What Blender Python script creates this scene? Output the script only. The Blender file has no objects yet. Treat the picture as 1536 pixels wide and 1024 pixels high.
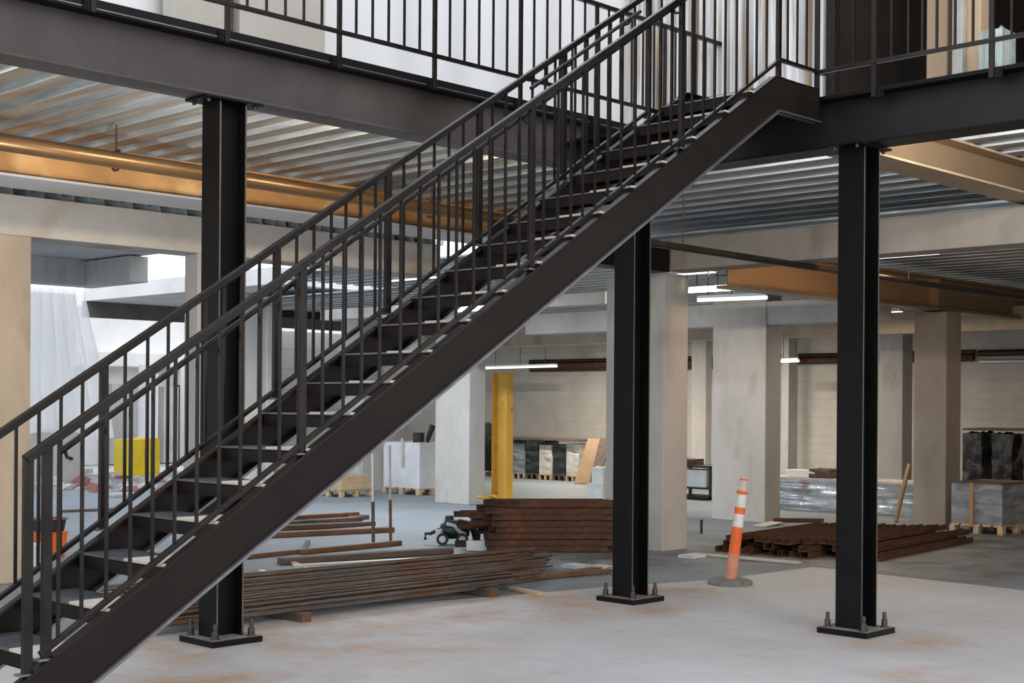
import bpy, math, random
from mathutils import Vector, Matrix
R = random.Random(7)
C = bpy.context.scene.collection
pi = math.pi
# ------------------------------------------------------------------ camera model
# world: x runs away to the right (line of the stair), y away to the left, z up
EYE, FOC, YAW, HOR, ROLL = 1.85, 2084.8, 0.7706, 605.6, 0.0072

def _ray(px, py):
    dx, dy = px - 768, py - HOR
    c, s = math.cos(ROLL), math.sin(ROLL)
    u, v = (dx * c + dy * s) / FOC, (-dx * s + dy * c) / FOC
    S, K = math.sin(YAW), math.cos(YAW)
    return (u * S + K, -u * K + S, -v)

def onz(px, py, z=0.0):
    d = _ray(px, py); t = (z - EYE) / d[2]
    return Vector((d[0] * t, d[1] * t, z))

def onx(px, py, x):
    d = _ray(px, py); t = x / d[0]
    return Vector((x, d[1] * t, EYE + d[2] * t))

def ony(px, py, y):
    d = _ray(px, py); t = y / d[1]
    return Vector((d[0] * t, y, EYE + d[2] * t))

cam = bpy.data.cameras.new('camera'); co = bpy.data.objects.new('camera', cam); C.objects.link(co)
cam.sensor_width = 36; cam.lens = FOC / 1536 * 36
cam.shift_y = (HOR - 512) / 1536
cam.clip_end = 500
co.matrix_world = Matrix.Translation((0, 0, EYE)) @ Matrix.Rotation(YAW - pi / 2, 4, 'Z') @ Matrix.Rotation(pi / 2, 4, 'X') @ Matrix.Rotation(ROLL, 4, 'Z')
bpy.context.scene.camera = co

# ------------------------------------------------------------------ materials
def lin(c):
    return tuple(((v / 255) / 12.92 if v / 255 <= .04045 else ((v / 255 + .055) / 1.055) ** 2.4) for v in c)

def mk(name, c1, c2=None, rough=.6, metal=0.0, scale=4.0, stretch=(1, 1, 1), bump=0.0, bscale=None, spec=.5,
       c3=None, s3=1.0, t3=(.55, .75), detail=5, trans=0.0, alpha=1.0, coat=0.0, roughvar=0.0, emis=None, space='Object'):
    m = bpy.data.materials.new(name); m.use_nodes = True
    N = m.node_tree.nodes; L = m.node_tree.links
    p = N['Principled BSDF']
    p.inputs['Roughness'].default_value = rough
    p.inputs['Metallic'].default_value = metal
    p.inputs['Specular IOR Level'].default_value = spec
    p.inputs['Coat Weight'].default_value = coat
    p.inputs['Transmission Weight'].default_value = trans
    p.inputs['Alpha'].default_value = alpha
    p.inputs['Base Color'].default_value = (*c1, 1)
    if emis:
        p.inputs['Emission Color'].default_value = (*emis[0], 1); p.inputs['Emission Strength'].default_value = emis[1]
    if c2 is None and bump == 0: return m
    if space == 'Object':
        t = N.new('ShaderNodeTexCoord'); src = t.outputs['Object']
    else:
        t = N.new('ShaderNodeNewGeometry'); src = t.outputs['Position']
    mp = N.new('ShaderNodeMapping'); mp.inputs['Scale'].default_value = stretch
    L.new(src, mp.inputs['Vector'])
    nz = N.new('ShaderNodeTexNoise'); nz.inputs['Scale'].default_value = scale; nz.inputs['Detail'].default_value = detail
    nz.inputs['Roughness'].default_value = .62
    L.new(mp.outputs[0], nz.inputs['Vector'])
    if c2 is not None:
        r = N.new('ShaderNodeValToRGB')
        r.color_ramp.elements[0].position = .32; r.color_ramp.elements[0].color = (*c1, 1)
        r.color_ramp.elements[1].position = .68; r.color_ramp.elements[1].color = (*c2, 1)
        L.new(nz.outputs['Fac'], r.inputs['Fac'])
        out = r.outputs['Color']
        if c3 is not None:
            n3 = N.new('ShaderNodeTexNoise'); n3.inputs['Scale'].default_value = s3; n3.inputs['Detail'].default_value = 4
            L.new(mp.outputs[0], n3.inputs['Vector'])
            r3 = N.new('ShaderNodeMapRange'); r3.inputs['From Min'].default_value = t3[0]; r3.inputs['From Max'].default_value = t3[1]
            L.new(n3.outputs['Fac'], r3.inputs['Value'])
            mx = N.new('ShaderNodeMix'); mx.data_type = 'RGBA'
            L.new(r3.outputs[0], mx.inputs['Factor']); L.new(out, mx.inputs['A']); mx.inputs['B'].default_value = (*c3, 1)
            out = mx.outputs['Result']
        L.new(out, p.inputs['Base Color'])
    if roughvar:
        rr = N.new('ShaderNodeMapRange'); rr.inputs['To Min'].default_value = max(.05, rough - roughvar); rr.inputs['To Max'].default_value = rough + roughvar
        L.new(nz.outputs['Fac'], rr.inputs['Value']); L.new(rr.outputs[0], p.inputs['Roughness'])
    if bump:
        nb = N.new('ShaderNodeTexNoise'); nb.inputs['Scale'].default_value = bscale or scale * 3; nb.inputs['Detail'].default_value = 5
        L.new(mp.outputs[0], nb.inputs['Vector'])
        b = N.new('ShaderNodeBump'); b.inputs['Strength'].default_value = min(1, bump); b.inputs['Distance'].default_value = .02
        L.new(nb.outputs['Fac'], b.inputs['Height']); L.new(b.outputs[0], p.inputs['Normal'])
    return m

def add_courses(m, axis_z=.2, joint=.012, dark=.82, across=None):
    """thin mortar / formwork joints at every axis_z metres of height (and optionally along a direction)"""
    N = m.node_tree.nodes; L = m.node_tree.links; p = N['Principled BSDF']
    g = N.new('ShaderNodeNewGeometry'); sx = N.new('ShaderNodeSeparateXYZ'); L.new(g.outputs['Position'], sx.inputs[0])
    def band(sock, per):
        a = N.new('ShaderNodeMath'); a.operation = 'MODULO'; L.new(sock, a.inputs[0]); a.inputs[1].default_value = per
        b = N.new('ShaderNodeMath'); b.operation = 'LESS_THAN'; L.new(a.outputs[0], b.inputs[0]); b.inputs[1].default_value = joint
        return b.outputs[0]
    f = band(sx.outputs['Z'], axis_z)
    if across:
        f2 = band(sx.outputs[across[0]], across[1])
        mxm = N.new('ShaderNodeMath'); mxm.operation = 'MAXIMUM'; L.new(f, mxm.inputs[0]); L.new(f2, mxm.inputs[1]); f = mxm.outputs[0]
    old = p.inputs['Base Color'].links[0].from_socket
    mul = N.new('ShaderNodeMix'); mul.data_type = 'RGBA'; mul.blend_type = 'MULTIPLY'
    L.new(f, mul.inputs['Factor']); L.new(old, mul.inputs['A']); mul.inputs['B'].default_value = (dark, dark, dark, 1)
    L.new(mul.outputs['Result'], p.inputs['Base Color'])
    return m

M = {}
M['paint'] = mk('black steel paint', (.0045, .0045, .0048), (.0075, .007, .0068), rough=.45, scale=2.5, roughvar=.08, spec=.18)
M['beam_black'] = mk('satin black beam paint', (.013, .013, .0142), (.02, .0195, .02), rough=.45, scale=1.5, roughvar=.08, spec=.25)
M['beam_paint'] = mk('black paint with lit tone', (.062, .054, .053), (.105, .09, .086), rough=.42, scale=1.1, roughvar=.1, spec=.3, c3=(.05, .036, .03), s3=.7, t3=(.55, .75))  # same black paint, lightened for the light falling on the left beam
M['stair_paint'] = mk('brown black stair paint', (.0082, .0056, .0042), (.0145, .0098, .0072), rough=.46, scale=1.6, roughvar=.1, spec=.22)
M['rail'] = mk('railing steel', (.010, .008, .007), (.022, .0172, .015), rough=.27, metal=.4, spec=.45, scale=6, roughvar=.08)
M['edge'] = mk('bright steel edge', (.16, .155, .165), (.26, .25, .26), rough=.35, metal=.7, scale=9)
M['edge_highlight'] = mk('flange highlight', (.12, .095, .07), (.24, .19, .14), rough=.45, metal=.5, scale=4, stretch=(1, 1, .4))
M['bolt'] = mk('dull bolt steel', (.05, .05, .05), (.17, .16, .145), rough=.4, metal=.8, scale=30)
M['platetop'] = mk('dusty plate top', (.16, .15, .135), (.26, .24, .21), rough=.8, scale=14)
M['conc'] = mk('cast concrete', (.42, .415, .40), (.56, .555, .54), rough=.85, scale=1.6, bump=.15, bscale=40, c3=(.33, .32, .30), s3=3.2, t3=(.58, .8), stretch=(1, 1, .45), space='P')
M['conc_warm_lit'] = mk('warm-lit concrete tone', (.40, .335, .265), (.54, .455, .36), rough=.85, scale=1.6, bump=.15, bscale=40, c3=(.28, .22, .16), s3=2.6, t3=(.58, .8), stretch=(1, 1, .45), space='P')  # warm light on the left-edge column put into the concrete colour
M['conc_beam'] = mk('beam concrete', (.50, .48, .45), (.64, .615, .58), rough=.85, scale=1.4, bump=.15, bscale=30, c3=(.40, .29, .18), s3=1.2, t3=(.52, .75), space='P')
M['conc_dim'] = mk('concrete darkened for shade', (.25, .22, .185), (.34, .305, .265), rough=.85, scale=1.6, bump=.15, bscale=40, c3=(.2, .17, .14), s3=2.6, t3=(.58, .8), stretch=(1, 1, .45), space='P')  # concrete darkened to carry the shade of the right bay
M['white_conc'] = mk('pale render', (.70, .71, .72), (.83, .83, .83), rough=.85, scale=.8, c3=(.62, .58, .50), s3=.6, t3=(.55, .8), space='P')
M['block'] = add_courses(mk('painted blockwork', (.50, .475, .43), (.62, .59, .54), rough=.85, scale=1.0, c3=(.42, .39, .34), s3=.7, space='P'), .2, .012, .8)
M['warm_lit'] = mk('steel with warm light tone', (.34, .17, .06), (.56, .30, .11), rough=.45, metal=.1, scale=1.4, c3=(.70, .46, .22), s3=1.9, t3=(.5, .7), bump=.1, bscale=6, space='P')  # warm orange light on the beam face painted into the colour
M['beam_warm_lit'] = mk('beam steel with warm light tone', (.25, .165, .09), (.34, .23, .13), rough=.42, metal=.1, scale=.8, c3=(.21, .135, .07), s3=1.4, space='P')  # warm light on the right-hand beams put into the brown
M['pipe'] = mk('brown pipe', (.17, .10, .05), (.30, .18, .09), rough=.32, metal=.6, scale=2, stretch=(.4, 3, 3), space='P')
M['blackpipe'] = mk('black pipe', (.018, .014, .012), (.04, .03, .022), rough=.35, metal=.3, scale=3)
M['galv'] = mk('galvanised deck', (.44, .50, .53), (.74, .82, .86), rough=.36, metal=.3, scale=2.4, stretch=(6, .6, 6), bump=.25, bscale=9, c3=(.34, .29, .22), s3=1.0, t3=(.6, .75), roughvar=.1, space='P')
M['galvlight'] = mk('galvanised conduit', (.7, .72, .72), (.85, .86, .86), rough=.3, metal=.7, scale=3)
M['deckflat'] = mk('shade-toned deck underside', (.17, .145, .115), (.36, .35, .33), rough=.42, metal=.3, scale=2.0, stretch=(5, .5, 5), space='P')
M['rust'] = mk('rusty channel steel', (.050, .022, .012), (.125, .052, .026), rough=.8, scale=5, stretch=(.5, 2, 2), bump=.3, c3=(.02, .012, .01), s3=3)
M['rod'] = mk('weathered rod', (.055, .045, .04), (.17, .145, .125), rough=.6, metal=.3, scale=3, c3=(.14, .06, .026), s3=1.6, t3=(.5, .66))
M['rodb'] = mk('rusty rod', (.13, .058, .026), (.22, .12, .07), rough=.7, metal=.2, scale=3)
M['darkwood'] = mk('dark timber', (.07, .05, .042), (.15, .11, .09), rough=.8, scale=3, stretch=(.3, 4, 4))
M['wood'] = mk('pale pine', (.45, .33, .20), (.62, .48, .31), rough=.75, scale=3, stretch=(1, 1, 4))
M['brownboard'] = mk('brown board', (.25, .165, .10), (.33, .225, .14), rough=.8, scale=3)
M['beige'] = mk('beige tread board', (.50, .44, .36), (.62, .56, .48), rough=.8, scale=5)
M['slate'] = mk('slate tread plate', (.050, .052, .058), (.10, .102, .112), rough=.55, metal=.2, scale=7)
M['yellow'] = mk('yellow paint', (.78, .44, .055), (.86, .54, .10), rough=.55, scale=3, c3=(.38, .2, .05), s3=5, t3=(.62, .75))
M['yelbag'] = mk('bright yellow plastic', (.85, .62, .02), (.95, .74, .06), rough=.4, scale=3, bump=.4, bscale=5)
M['orange'] = mk('orange plastic', (.80, .13, .015), (.90, .20, .03), rough=.4, scale=3)
M['faded'] = mk('faded pink plastic', (.60, .22, .14), (.72, .34, .24), rough=.6, scale=9)
M['reflect'] = mk('white reflective tape', (.72, .70, .66), (.85, .84, .80), rough=.35, scale=20)
M['clear'] = mk('clear plastic', (.85, .72, .62), rough=.2, alpha=.45)
M['rubber'] = mk('grey rubber', (.14, .145, .13), (.23, .23, .205), rough=.8, scale=9)
M['black'] = mk('black plastic', (.012, .012, .013), (.025, .025, .026), rough=.5, scale=4)
M['teal'] = mk('dark teal castings', (.010, .022, .026), (.035, .06, .068), rough=.3, metal=.4, scale=12, bump=.4)
M['palewhite'] = mk('pale cover', (.55, .62, .65), (.70, .76, .78), rough=.4, scale=6)
M['wrap'] = mk('white plastic wrap', (.62, .65, .69), (.78, .80, .83), rough=.28, scale=3, bump=.8, bscale=4, coat=.3)
M['greywrap'] = mk('grey stretch wrap', (.17, .19, .21), (.30, .33, .36), rough=.2, scale=3, bump=1.0, bscale=5, coat=.5)
M['darkwrap'] = mk('black stretch wrap', (.009, .0095, .011), (.03, .031, .034), rough=.25, scale=3, bump=1.0, bscale=4, coat=.4)
M['foil'] = mk('silver sheeting', (.34, .39, .42), (.56, .62, .65), rough=.24, metal=.4, scale=3, bump=1.0, bscale=4, c3=(.33, .25, .22), s3=.9, t3=(.6, .7))
M['strap'] = mk('brown strap', (.34, .19, .08), (.42, .24, .10), rough=.6, scale=8)
M['white'] = mk('white enamel', (.8, .8, .8), (.86, .86, .86), rough=.4, scale=3)
M['sack'] = mk('pale sack', (.45, .43, .39), (.62, .60, .56), rough=.7, scale=4, bump=.5, bscale=6)
M['whitesheet'] = mk('white sheeting', (.80, .825, .85), (.88, .90, .92), rough=.55, scale=.7, stretch=(1, 1, .15), bump=.12, bscale=3, space='P')
M['pier'] = mk('beige pier', (.50, .47, .42), (.58, .55, .50), rough=.8, scale=.8, space='P')
M['interior'] = mk('near-black room shade', (.008, .0055, .004), (.02, .013, .008), rough=.6, scale=.6, stretch=(1, 1, 2.2), space='P')  # near-black: shade of unlit rooms and openings put into the colour
M['tancol'] = mk('tan column', (.56, .40, .26), (.66, .49, .33), rough=.7, scale=1, stretch=(3, 3, .3), space='P')
M['greenbag'] = mk('green white plastic', (.30, .40, .36), (.55, .62, .58), rough=.4, scale=5, bump=.5)
M['debris'] = mk('mixed rubble', (.35, .30, .28), (.6, .57, .55), rough=.9, scale=9)
M['debrisred'] = mk('red scrap', (.26, .10, .085), (.38, .18, .15), rough=.8, scale=9)
M['lamp'] = mk('lit strip lamp', (.9, .9, .85), emis=((1, .96, .9), .9))
M['greysteel'] = mk('grey steel', (.10, .10, .10), (.15, .148, .145), rough=.6, scale=2)
M['ground'] = mk('pale ground', (.50, .51, .52), (.62, .62, .62), rough=.9, scale=.4, space='P')

def floor_mat(name, a, b, dirt, stain, stain_pts):
    m = bpy.data.materials.new(name); m.use_nodes = True
    N = m.node_tree.nodes; L = m.node_tree.links; p = N['Principled BSDF']
    p.inputs['Roughness'].default_value = .62; p.inputs['Specular IOR Level'].default_value = .4
    g = N.new('ShaderNodeNewGeometry')
    def noise(sc, det=6, st=(1, 1, 1)):
        mp = N.new('ShaderNodeMapping'); mp.inputs['Scale'].default_value = st; mp.inputs['Rotation'].default_value = (0, 0, -.75)
        L.new(g.outputs['Position'], mp.inputs[0])
        n = N.new('ShaderNodeTexNoise'); n.inputs['Scale'].default_value = sc; n.inputs['Detail'].default_value = det; n.inputs['Roughness'].default_value = .6
        L.new(mp.outputs[0], n.inputs['Vector']); return n.outputs['Fac']
    def rng(s, lo, hi):
        r = N.new('ShaderNodeMapRange'); r.inputs['From Min'].default_value = lo; r.inputs['From Max'].default_value = hi
        L.new(s, r.inputs['Value']); return r.outputs[0]
    def mix(f, A, B):
        x = N.new('ShaderNodeMix'); x.data_type = 'RGBA'; L.new(f, x.inputs['Factor'])
        if isinstance(A, tuple): x.inputs['A'].default_value = (*A, 1)
        else: L.new(A, x.inputs['A'])
        x.inputs['B'].default_value = (*B, 1); return x.outputs['Result']
    col = mix(rng(noise(.7), .3, .7), a, b)
    f = rng(noise(5.5, 8, (1, 1, 1)), .56, .78)
    mm = N.new('ShaderNodeMath'); mm.operation = 'MULTIPLY'; L.new(f, mm.inputs[0]); mm.inputs[1].default_value = .55
    col = mix(mm.outputs[0], col, dirt)
    acc = None
    for (x, y, r) in stain_pts:
        d = N.new('ShaderNodeVectorMath'); d.operation = 'DISTANCE'; L.new(g.outputs['Position'], d.inputs[0]); d.inputs[1].default_value = (x, y, 0)
        q = N.new('ShaderNodeMapRange'); q.inputs['From Min'].default_value = r; q.inputs['From Max'].default_value = r * .25
        L.new(d.outputs['Value'], q.inputs['Value'])
        if acc is None: acc = q.outputs[0]
        else:
            a_ = N.new('ShaderNodeMath'); a_.operation = 'MAXIMUM'; L.new(acc, a_.inputs[0]); L.new(q.outputs[0], a_.inputs[1]); acc = a_.outputs[0]
    if acc is not None:
        ns = rng(noise(1.7, 7), .38, .66)
        mu = N.new('ShaderNodeMath'); mu.operation = 'MULTIPLY'; L.new(acc, mu.inputs[0]); L.new(ns, mu.inputs[1])
        mu2 = N.new('ShaderNodeMath'); mu2.operation = 'MULTIPLY'; L.new(mu.outputs[0], mu2.inputs[0]); mu2.inputs[1].default_value = .85
        col = mix(mu2.outputs[0], col, stain)
    L.new(col, p.inputs['Base Color'])
    bp = N.new('ShaderNodeBump'); bp.inputs['Strength'].default_value = .12; bp.inputs['Distance'].default_value = .01
    L.new(noise(30, 6), bp.inputs['Height']); L.new(bp.outputs[0], p.inputs['Normal'])
    return m

# ------------------------------------------------------------------ mesh builder
class MB:
    def __init__(s): s.v = []; s.f = []; s.sm = []
    def add(s, vs, fs, smooth=False):
        o = len(s.v); s.v += [tuple(v) for v in vs]; s.f += [tuple(i + o for i in f) for f in fs]; s.sm += [smooth] * len(fs); return s
    def box(s, x0, x1, y0, y1, z0, z1):
        return s.add([(x0, y0, z0), (x1, y0, z0), (x1, y1, z0), (x0, y1, z0), (x0, y0, z1), (x1, y0, z1), (x1, y1, z1), (x0, y1, z1)],
                     [(3, 2, 1, 0), (4, 5, 6, 7), (0, 1, 5, 4), (1, 2, 6, 5), (2, 3, 7, 6), (3, 0, 4, 7)])
    def bar(s, p, q, w, h, up=(0, 0, 1)):
        """rectangular bar from p to q, w sideways, h along up"""
        p, q = Vector(p), Vector(q); d = (q - p).normalized(); u = Vector(up)
        if abs(d.dot(u)) > .98: u = Vector((1, 0, 0))
        r = d.cross(u).normalized(); u = r.cross(d).normalized()
        vs = []
        for c in (p, q):
            for a, b in ((-1, -1), (1, -1), (1, 1), (-1, 1)): vs.append(c + r * (a * w / 2) + u * (b * h / 2))
        return s.add(vs, [(0, 1, 2, 3), (7, 6, 5, 4), (4, 5, 1, 0), (5, 6, 2, 1), (6, 7, 3, 2), (7, 4, 0, 3)])
    def tube(s, pts, r, n=10, cap=True):
        pts = [Vector(p) for p in pts]; rs = r if isinstance(r, (list, tuple)) else [r] * len(pts)
        rings = []
        for i, p in enumerate(pts):
            d = (pts[min(i + 1, len(pts) - 1)] - pts[max(i - 1, 0)]).normalized()
            u = Vector((0, 0, 1)) if abs(d.z) < .9 else Vector((1, 0, 0))
            a = d.cross(u).normalized(); b = a.cross(d).normalized()
            rings.append([p + a * math.cos(2 * pi * k / n) * rs[i] + b * math.sin(2 * pi * k / n) * rs[i] for k in range(n)])
        vs = [v for g in rings for v in g]; fs = []
        for i in range(len(pts) - 1):
            for k in range(n):
                k2 = (k + 1) % n; fs.append((i * n + k, (i + 1) * n + k, (i + 1) * n + k2, i * n + k2))
        s.add(vs, fs, True)
        if cap:
            s.add(rings[0], [tuple(range(n))]); s.add(rings[-1], [tuple(reversed(range(n)))])
        return s
    def prism(s, prof, p0, ax, bx, length):
        """profile [(a,b)] in axes ax,bx from p0, extruded by vector length"""
        p0, ax, bx, Lv = Vector(p0), Vector(ax), Vector(bx), Vector(length); n = len(prof)
        v0 = [p0 + ax * a + bx * b for a, b in prof]; v1 = [v + Lv for v in v0]
        fs = [tuple(range(n - 1, -1, -1)), tuple(range(n, 2 * n))] + [(i, (i + 1) % n, n + (i + 1) % n, n + i) for i in range(n)]
        return s.add(v0 + v1, fs)
    def build(s, name, mat, parent=None, bevel=0, world=True):
        me = bpy.data.meshes.new(name); off = Vector((0, 0, 0))
        if parent is not None and world:
            q = parent
            while q is not None: off += q.location; q = q.parent
        if parent is None and s.v:
            n = len(s.v)
            off = Vector((sum(v[0] for v in s.v) / n, sum(v[1] for v in s.v) / n, min(v[2] for v in s.v)))
        me.from_pydata([tuple(Vector(v) - off) for v in s.v], [], s.f)
        me.polygons.foreach_set('use_smooth', s.sm)
        me.materials.append(M[mat] if isinstance(mat, str) else mat); me.update()
        o = bpy.data.objects.new(name, me); C.objects.link(o)
        if parent is None: o.location = off
        else: o.parent = parent
        if bevel:
            b = o.modifiers.new('bevel', 'BEVEL'); b.width = bevel; b.segments = 2; b.limit_method = 'ANGLE'
        import bmesh
        bm = bmesh.new(); bm.from_mesh(me); bmesh.ops.recalc_face_normals(bm, faces=bm.faces); bm.to_mesh(me); bm.free()
        return o

def tag(o, label, cat, group=None, kind=None):
    o['label'] = label; o['category'] = cat
    if group: o['group'] = group
    if kind: o['kind'] = kind
    return o

def thing(name, label, cat, loc=(0, 0, 0), group=None):
    o = bpy.data.objects.new(name, None); C.objects.link(o); o.location = loc; o.empty_display_size = .2
    return tag(o, label, cat, group)

def struct(o): o['kind'] = 'structure'; return o

def copy_tree(o, parent=None):
    c = o.copy(); C.objects.link(c)
    if parent is not None: c.parent = parent
    for ch in [x for x in bpy.data.objects if x.parent == o]: copy_tree(ch, c)
    return c

def box(x0, x1, y0, y1, z0, z1): return MB().box(x0, x1, y0, y1, z0, z1)

# ------------------------------------------------------------------ SETTING: floors, decks, walls
AB = 9.086            # web line of the steel beam along x (left), underside 4.169
BX = 10.162           # web line of the steel beam along y (right), underside 3.974
edge = [(-12, 9.75), (6.86, 9.66), (8.45, 9.68), (9.62, 9.36), (10.75, 9.15), (12.2, 8.70), (13.9, 8.65), (13.72, 6.05), (13.4, -9), (-12, -9)]
stains = [(6.1, 9.1, 1.5), (7.4, 9.3, 1.4), (8.6, 9.0, 1.6), (9.6, 9.0, 1.3), (9.8, 8.0, .9), (10.0, 5.5, .8), (8.8, 4.6, .55), (5.3, 7.7, 1.2), (7.0, 8.0, 1.2), (11.2, 8.6, .9)]
M['floor_front'] = floor_mat('smooth slab', (.45, .437, .43), (.55, .545, .545), (.30, .27, .24), (.40, .235, .12), stains)
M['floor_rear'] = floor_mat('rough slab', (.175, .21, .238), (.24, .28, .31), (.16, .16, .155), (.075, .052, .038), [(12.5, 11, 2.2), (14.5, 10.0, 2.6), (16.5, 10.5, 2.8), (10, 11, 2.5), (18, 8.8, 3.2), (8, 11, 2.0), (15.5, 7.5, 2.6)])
mb = MB(); n = len(edge)
mb.add([(x, y, 0) for x, y in edge] + [(x, y, -.08) for x, y in edge], [tuple(range(n))] + [(i, n + i, n + (i + 1) % n, (i + 1) % n) for i in range(n)])
struct(mb.build('floor', 'floor_front'))
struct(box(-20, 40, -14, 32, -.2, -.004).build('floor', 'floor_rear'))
struct(box(-60, 120, 32, 160, -.3, -.03).build('ground', 'ground'))

def deck(x0, x1, y0, y1, z, per, dep=.085, name='ceiling'):
    prof = []; x = x0
    while x < x1:
        prof += [(x, z), (x + per * .50, z), (x + per * .56, z + dep), (x + per * .94, z + dep)]; x += per
    vs = [(a, y0, b) for a, b in prof] + [(a, y1, b) for a, b in prof]; n = len(prof)
    m = MB().add(vs, [(i, i + 1, n + i + 1, n + i) for i in range(n - 1)])
    m.box(x0, x1, y0, y1, z + dep + .002, z + dep + .03)
    o = m.build(name, 'galv'); o.data.materials.append(M['deckflat'])      # lit webs and shaded flats put into two colours
    for i, p in enumerate(o.data.polygons):
        if i < n - 1 and i % 4 in (0, 2): p.material_index = 1
    return struct(o)

deck(-6, 10.25, 9.16, 13.5, 4.34, .34)                # over the left bay
deck(10.27, 18.6, -4, 13.5, 4.30, .44)                 # over the right bay
deck(-6, 12.4, 13.45, 16.2, 3.935, .34)
deck(14.36, 27.3, -3, 19.5, 3.96, .40)
deck(17.5, 27.3, 19.52, 26.5, 3.96, .40)
# hall walls
struct(box(27, 27.3, 4.5, 31.0, -.004, 4.05).build('wall_back', 'block'))
struct(box(15.2, 27.3, 4.2, 4.5, -.004, 4.3).build('wall_right_blocker', 'block'))  # unseen wall added to keep light off the right of the hall

# ------------------------------------------------------------------ steel H columns
def bolt(parent, x, y, z, hb=.118):
    m = MB()
    for k, (r, a, b) in enumerate(((.036, 0, .008), (.027, .008, .062), (.016, .062, hb))):
        m.tube([(x, y, z + a), (x, y, z + b)], r, 6 if k == 1 else 12)
    m.tube([(x, y, z + hb), (x, y, z + hb + .004)], [.016, .010], 12)
    return m.build('anchor_bolt', 'bolt', parent)

def steel_column(cx, cy, top, label):
    t = thing('steel_column', label, 'column', (cx, cy, 0), 'black steel columns carrying the beams')
    box(cx - .228, cx + .228, cy - .228, cy + .228, 0, .047).build('base_plate', 'paint', t, .004)
    box(cx - .222, cx + .222, cy - .222, cy + .222, .047, .0495).build('plate_top', 'platetop', t)
    hx, hy, tf, tw = .125, .118, .017, .012
    p = [(-hx, -hy), (-hx, hy), (-hx + tf, hy), (-hx + tf, tw / 2), (hx - tf, tw / 2), (hx - tf, hy), (hx, hy), (hx, -hy), (hx - tf, -hy), (hx - tf, -tw / 2), (-hx + tf, -tw / 2), (-hx + tf, -hy)]
    MB().prism(p, (cx, cy, .049), (1, 0, 0), (0, 1, 0), (0, 0, top - .049 - .02)).build('shaft', 'paint', t, .002)
    for x in (cx - hx, cx + hx - tf): box(x + .002, x + tf - .002, cy - hy - .0012, cy - hy, .06, top - .03).build('edge_highlight', 'edge_highlight', t)  # thin pale strips paint the highlights along the flange edges
    box(cx - .26, cx + .26, cy - .15, cy + .15, top - .02, top).build('cap_plate', 'paint', t, .002)
    for sx in (-1, 1):
        for sy in (-1, 1):
            bolt(t, cx + sx * .165, cy + sy * .165, .0495)
            m = MB().tube([(cx + sx * .21, cy + sy * .1, top - .02), (cx + sx * .21, cy + sy * .1, top - .045)], .016, 6)
            m.build('cap_bolt', 'bolt', t)
    return t
steel_column(6.149, AB, 4.169, 'black steel column behind the lower flight of the stair, under the long left beam')
steel_column(10.213, 8.339, 3.974, 'black steel column showing below the middle of the stair stringer, bolted to the slab')
steel_column(10.124, 5.89, 3.974, 'free-standing black steel column right of the stair with three bolts showing on its plate')

# ------------------------------------------------------------------ steel beams with floor edge
t = thing('steel_beam', 'long brown-black steel beam crossing the upper left, above the left column', 'beam', (6, AB, 4.169))
m = MB(); m.box(0, 10.3, AB - .008, AB + .008, 4.19, 4.594); m.build('web', 'beam_paint', t)
box(0, 10.3, AB - .135, AB + .135, 4.169, 4.19).build('bottom_flange', 'beam_paint', t, .003)
box(0, 17, AB - .135, AB + .135, 4.594, 4.613).build('top_flange', 'paint', t, .002)
box(0, 17, AB - .135, AB + .5, 4.622, 4.683).build('floor_edge_plate', 'paint', t, .003)
box(0, 17, AB - .136, AB - .128, 4.613, 4.622).build('edge_strip', 'edge', t)
t = thing('steel_beam', 'black steel beam at upper right that the stair top meets, above the free-standing column', 'beam', (BX, 5, 3.974))
box(BX - .008, BX + .008, -2, AB - .02, 3.993, 4.39).build('web', 'beam_black', t)
box(BX - .15, BX + .15, -2, AB - .02, 3.974, 3.993).build('bottom_flange', 'paint', t, .003)
box(BX - .15, BX + .15, -2, AB - .02, 4.375, 4.39).build('top_flange', 'paint', t, .002)
box(BX - .15, BX + .4, -2, AB - .2, 4.39, 4.408).build('floor_edge_plate', 'paint', t, .002)
# short dark beam stub from the middle column to the concrete column
t = tag(MB().box(11.0, 13.9, 10.75, 11.05, 3.52, 3.90).build('steel_beam', 'paint', None, .003), 'short black steel beam end resting on the tall concrete column behind the middle steel column', 'beam')

# upper floor slabs
struct(box(-6, 17, AB + .5, 13.4, 4.50, 4.68).build('floor', 'conc'))
struct(box(BX + .4, 30, -4, AB - .2, 4.405, 4.418).build('floor', 'conc'))

# ------------------------------------------------------------------ GUARD RAILINGS on the upper floor
t = thing('guard_railing', 'black picket guard railing along the upper left floor edge in front of white sheeting', 'railing', (6, AB - .15, 4.6))
yr = AB - .156
posts = [2.79, 3.87, 4.946, 6.06, 7.144, 8.2, 9.28, 10.36, 11.44, 12.5]
for x in posts:
    p = MB().box(x - .021, x + .021, yr - .012, yr + .012, 4.58, 5.80).build('post', 'rail', t, .003)
    m = MB().box(x - .07, x - .021, yr + .0, yr + .02, 4.585, 4.665); m.tube([(x - .045, yr - .008, 4.64), (x - .045, yr + .012, 4.64)], .012, 8); m.tube([(x - .045, yr - .008, 4.605), (x - .045, yr + .012, 4.605)], .012, 8)
    m.build('bracket', 'paint', p)
MB().box(2.7, 12.6, yr - .016, yr + .016, 4.859, 4.893).build('bottom_rail', 'rail', t, .003)
MB().box(2.7, 12.6, yr - .02, yr + .02, 5.76, 5.80).build('top_rail', 'rail', t, .003)
for i in range(len(posts) - 1):
    for k in range(1, 6):
        x = posts[i] + (posts[i + 1] - posts[i]) * k / 6
        MB().box(x - .0085, x + .0085, yr - .0085, yr + .0085, 4.893, 5.76).build('baluster', 'rail', t)
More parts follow.
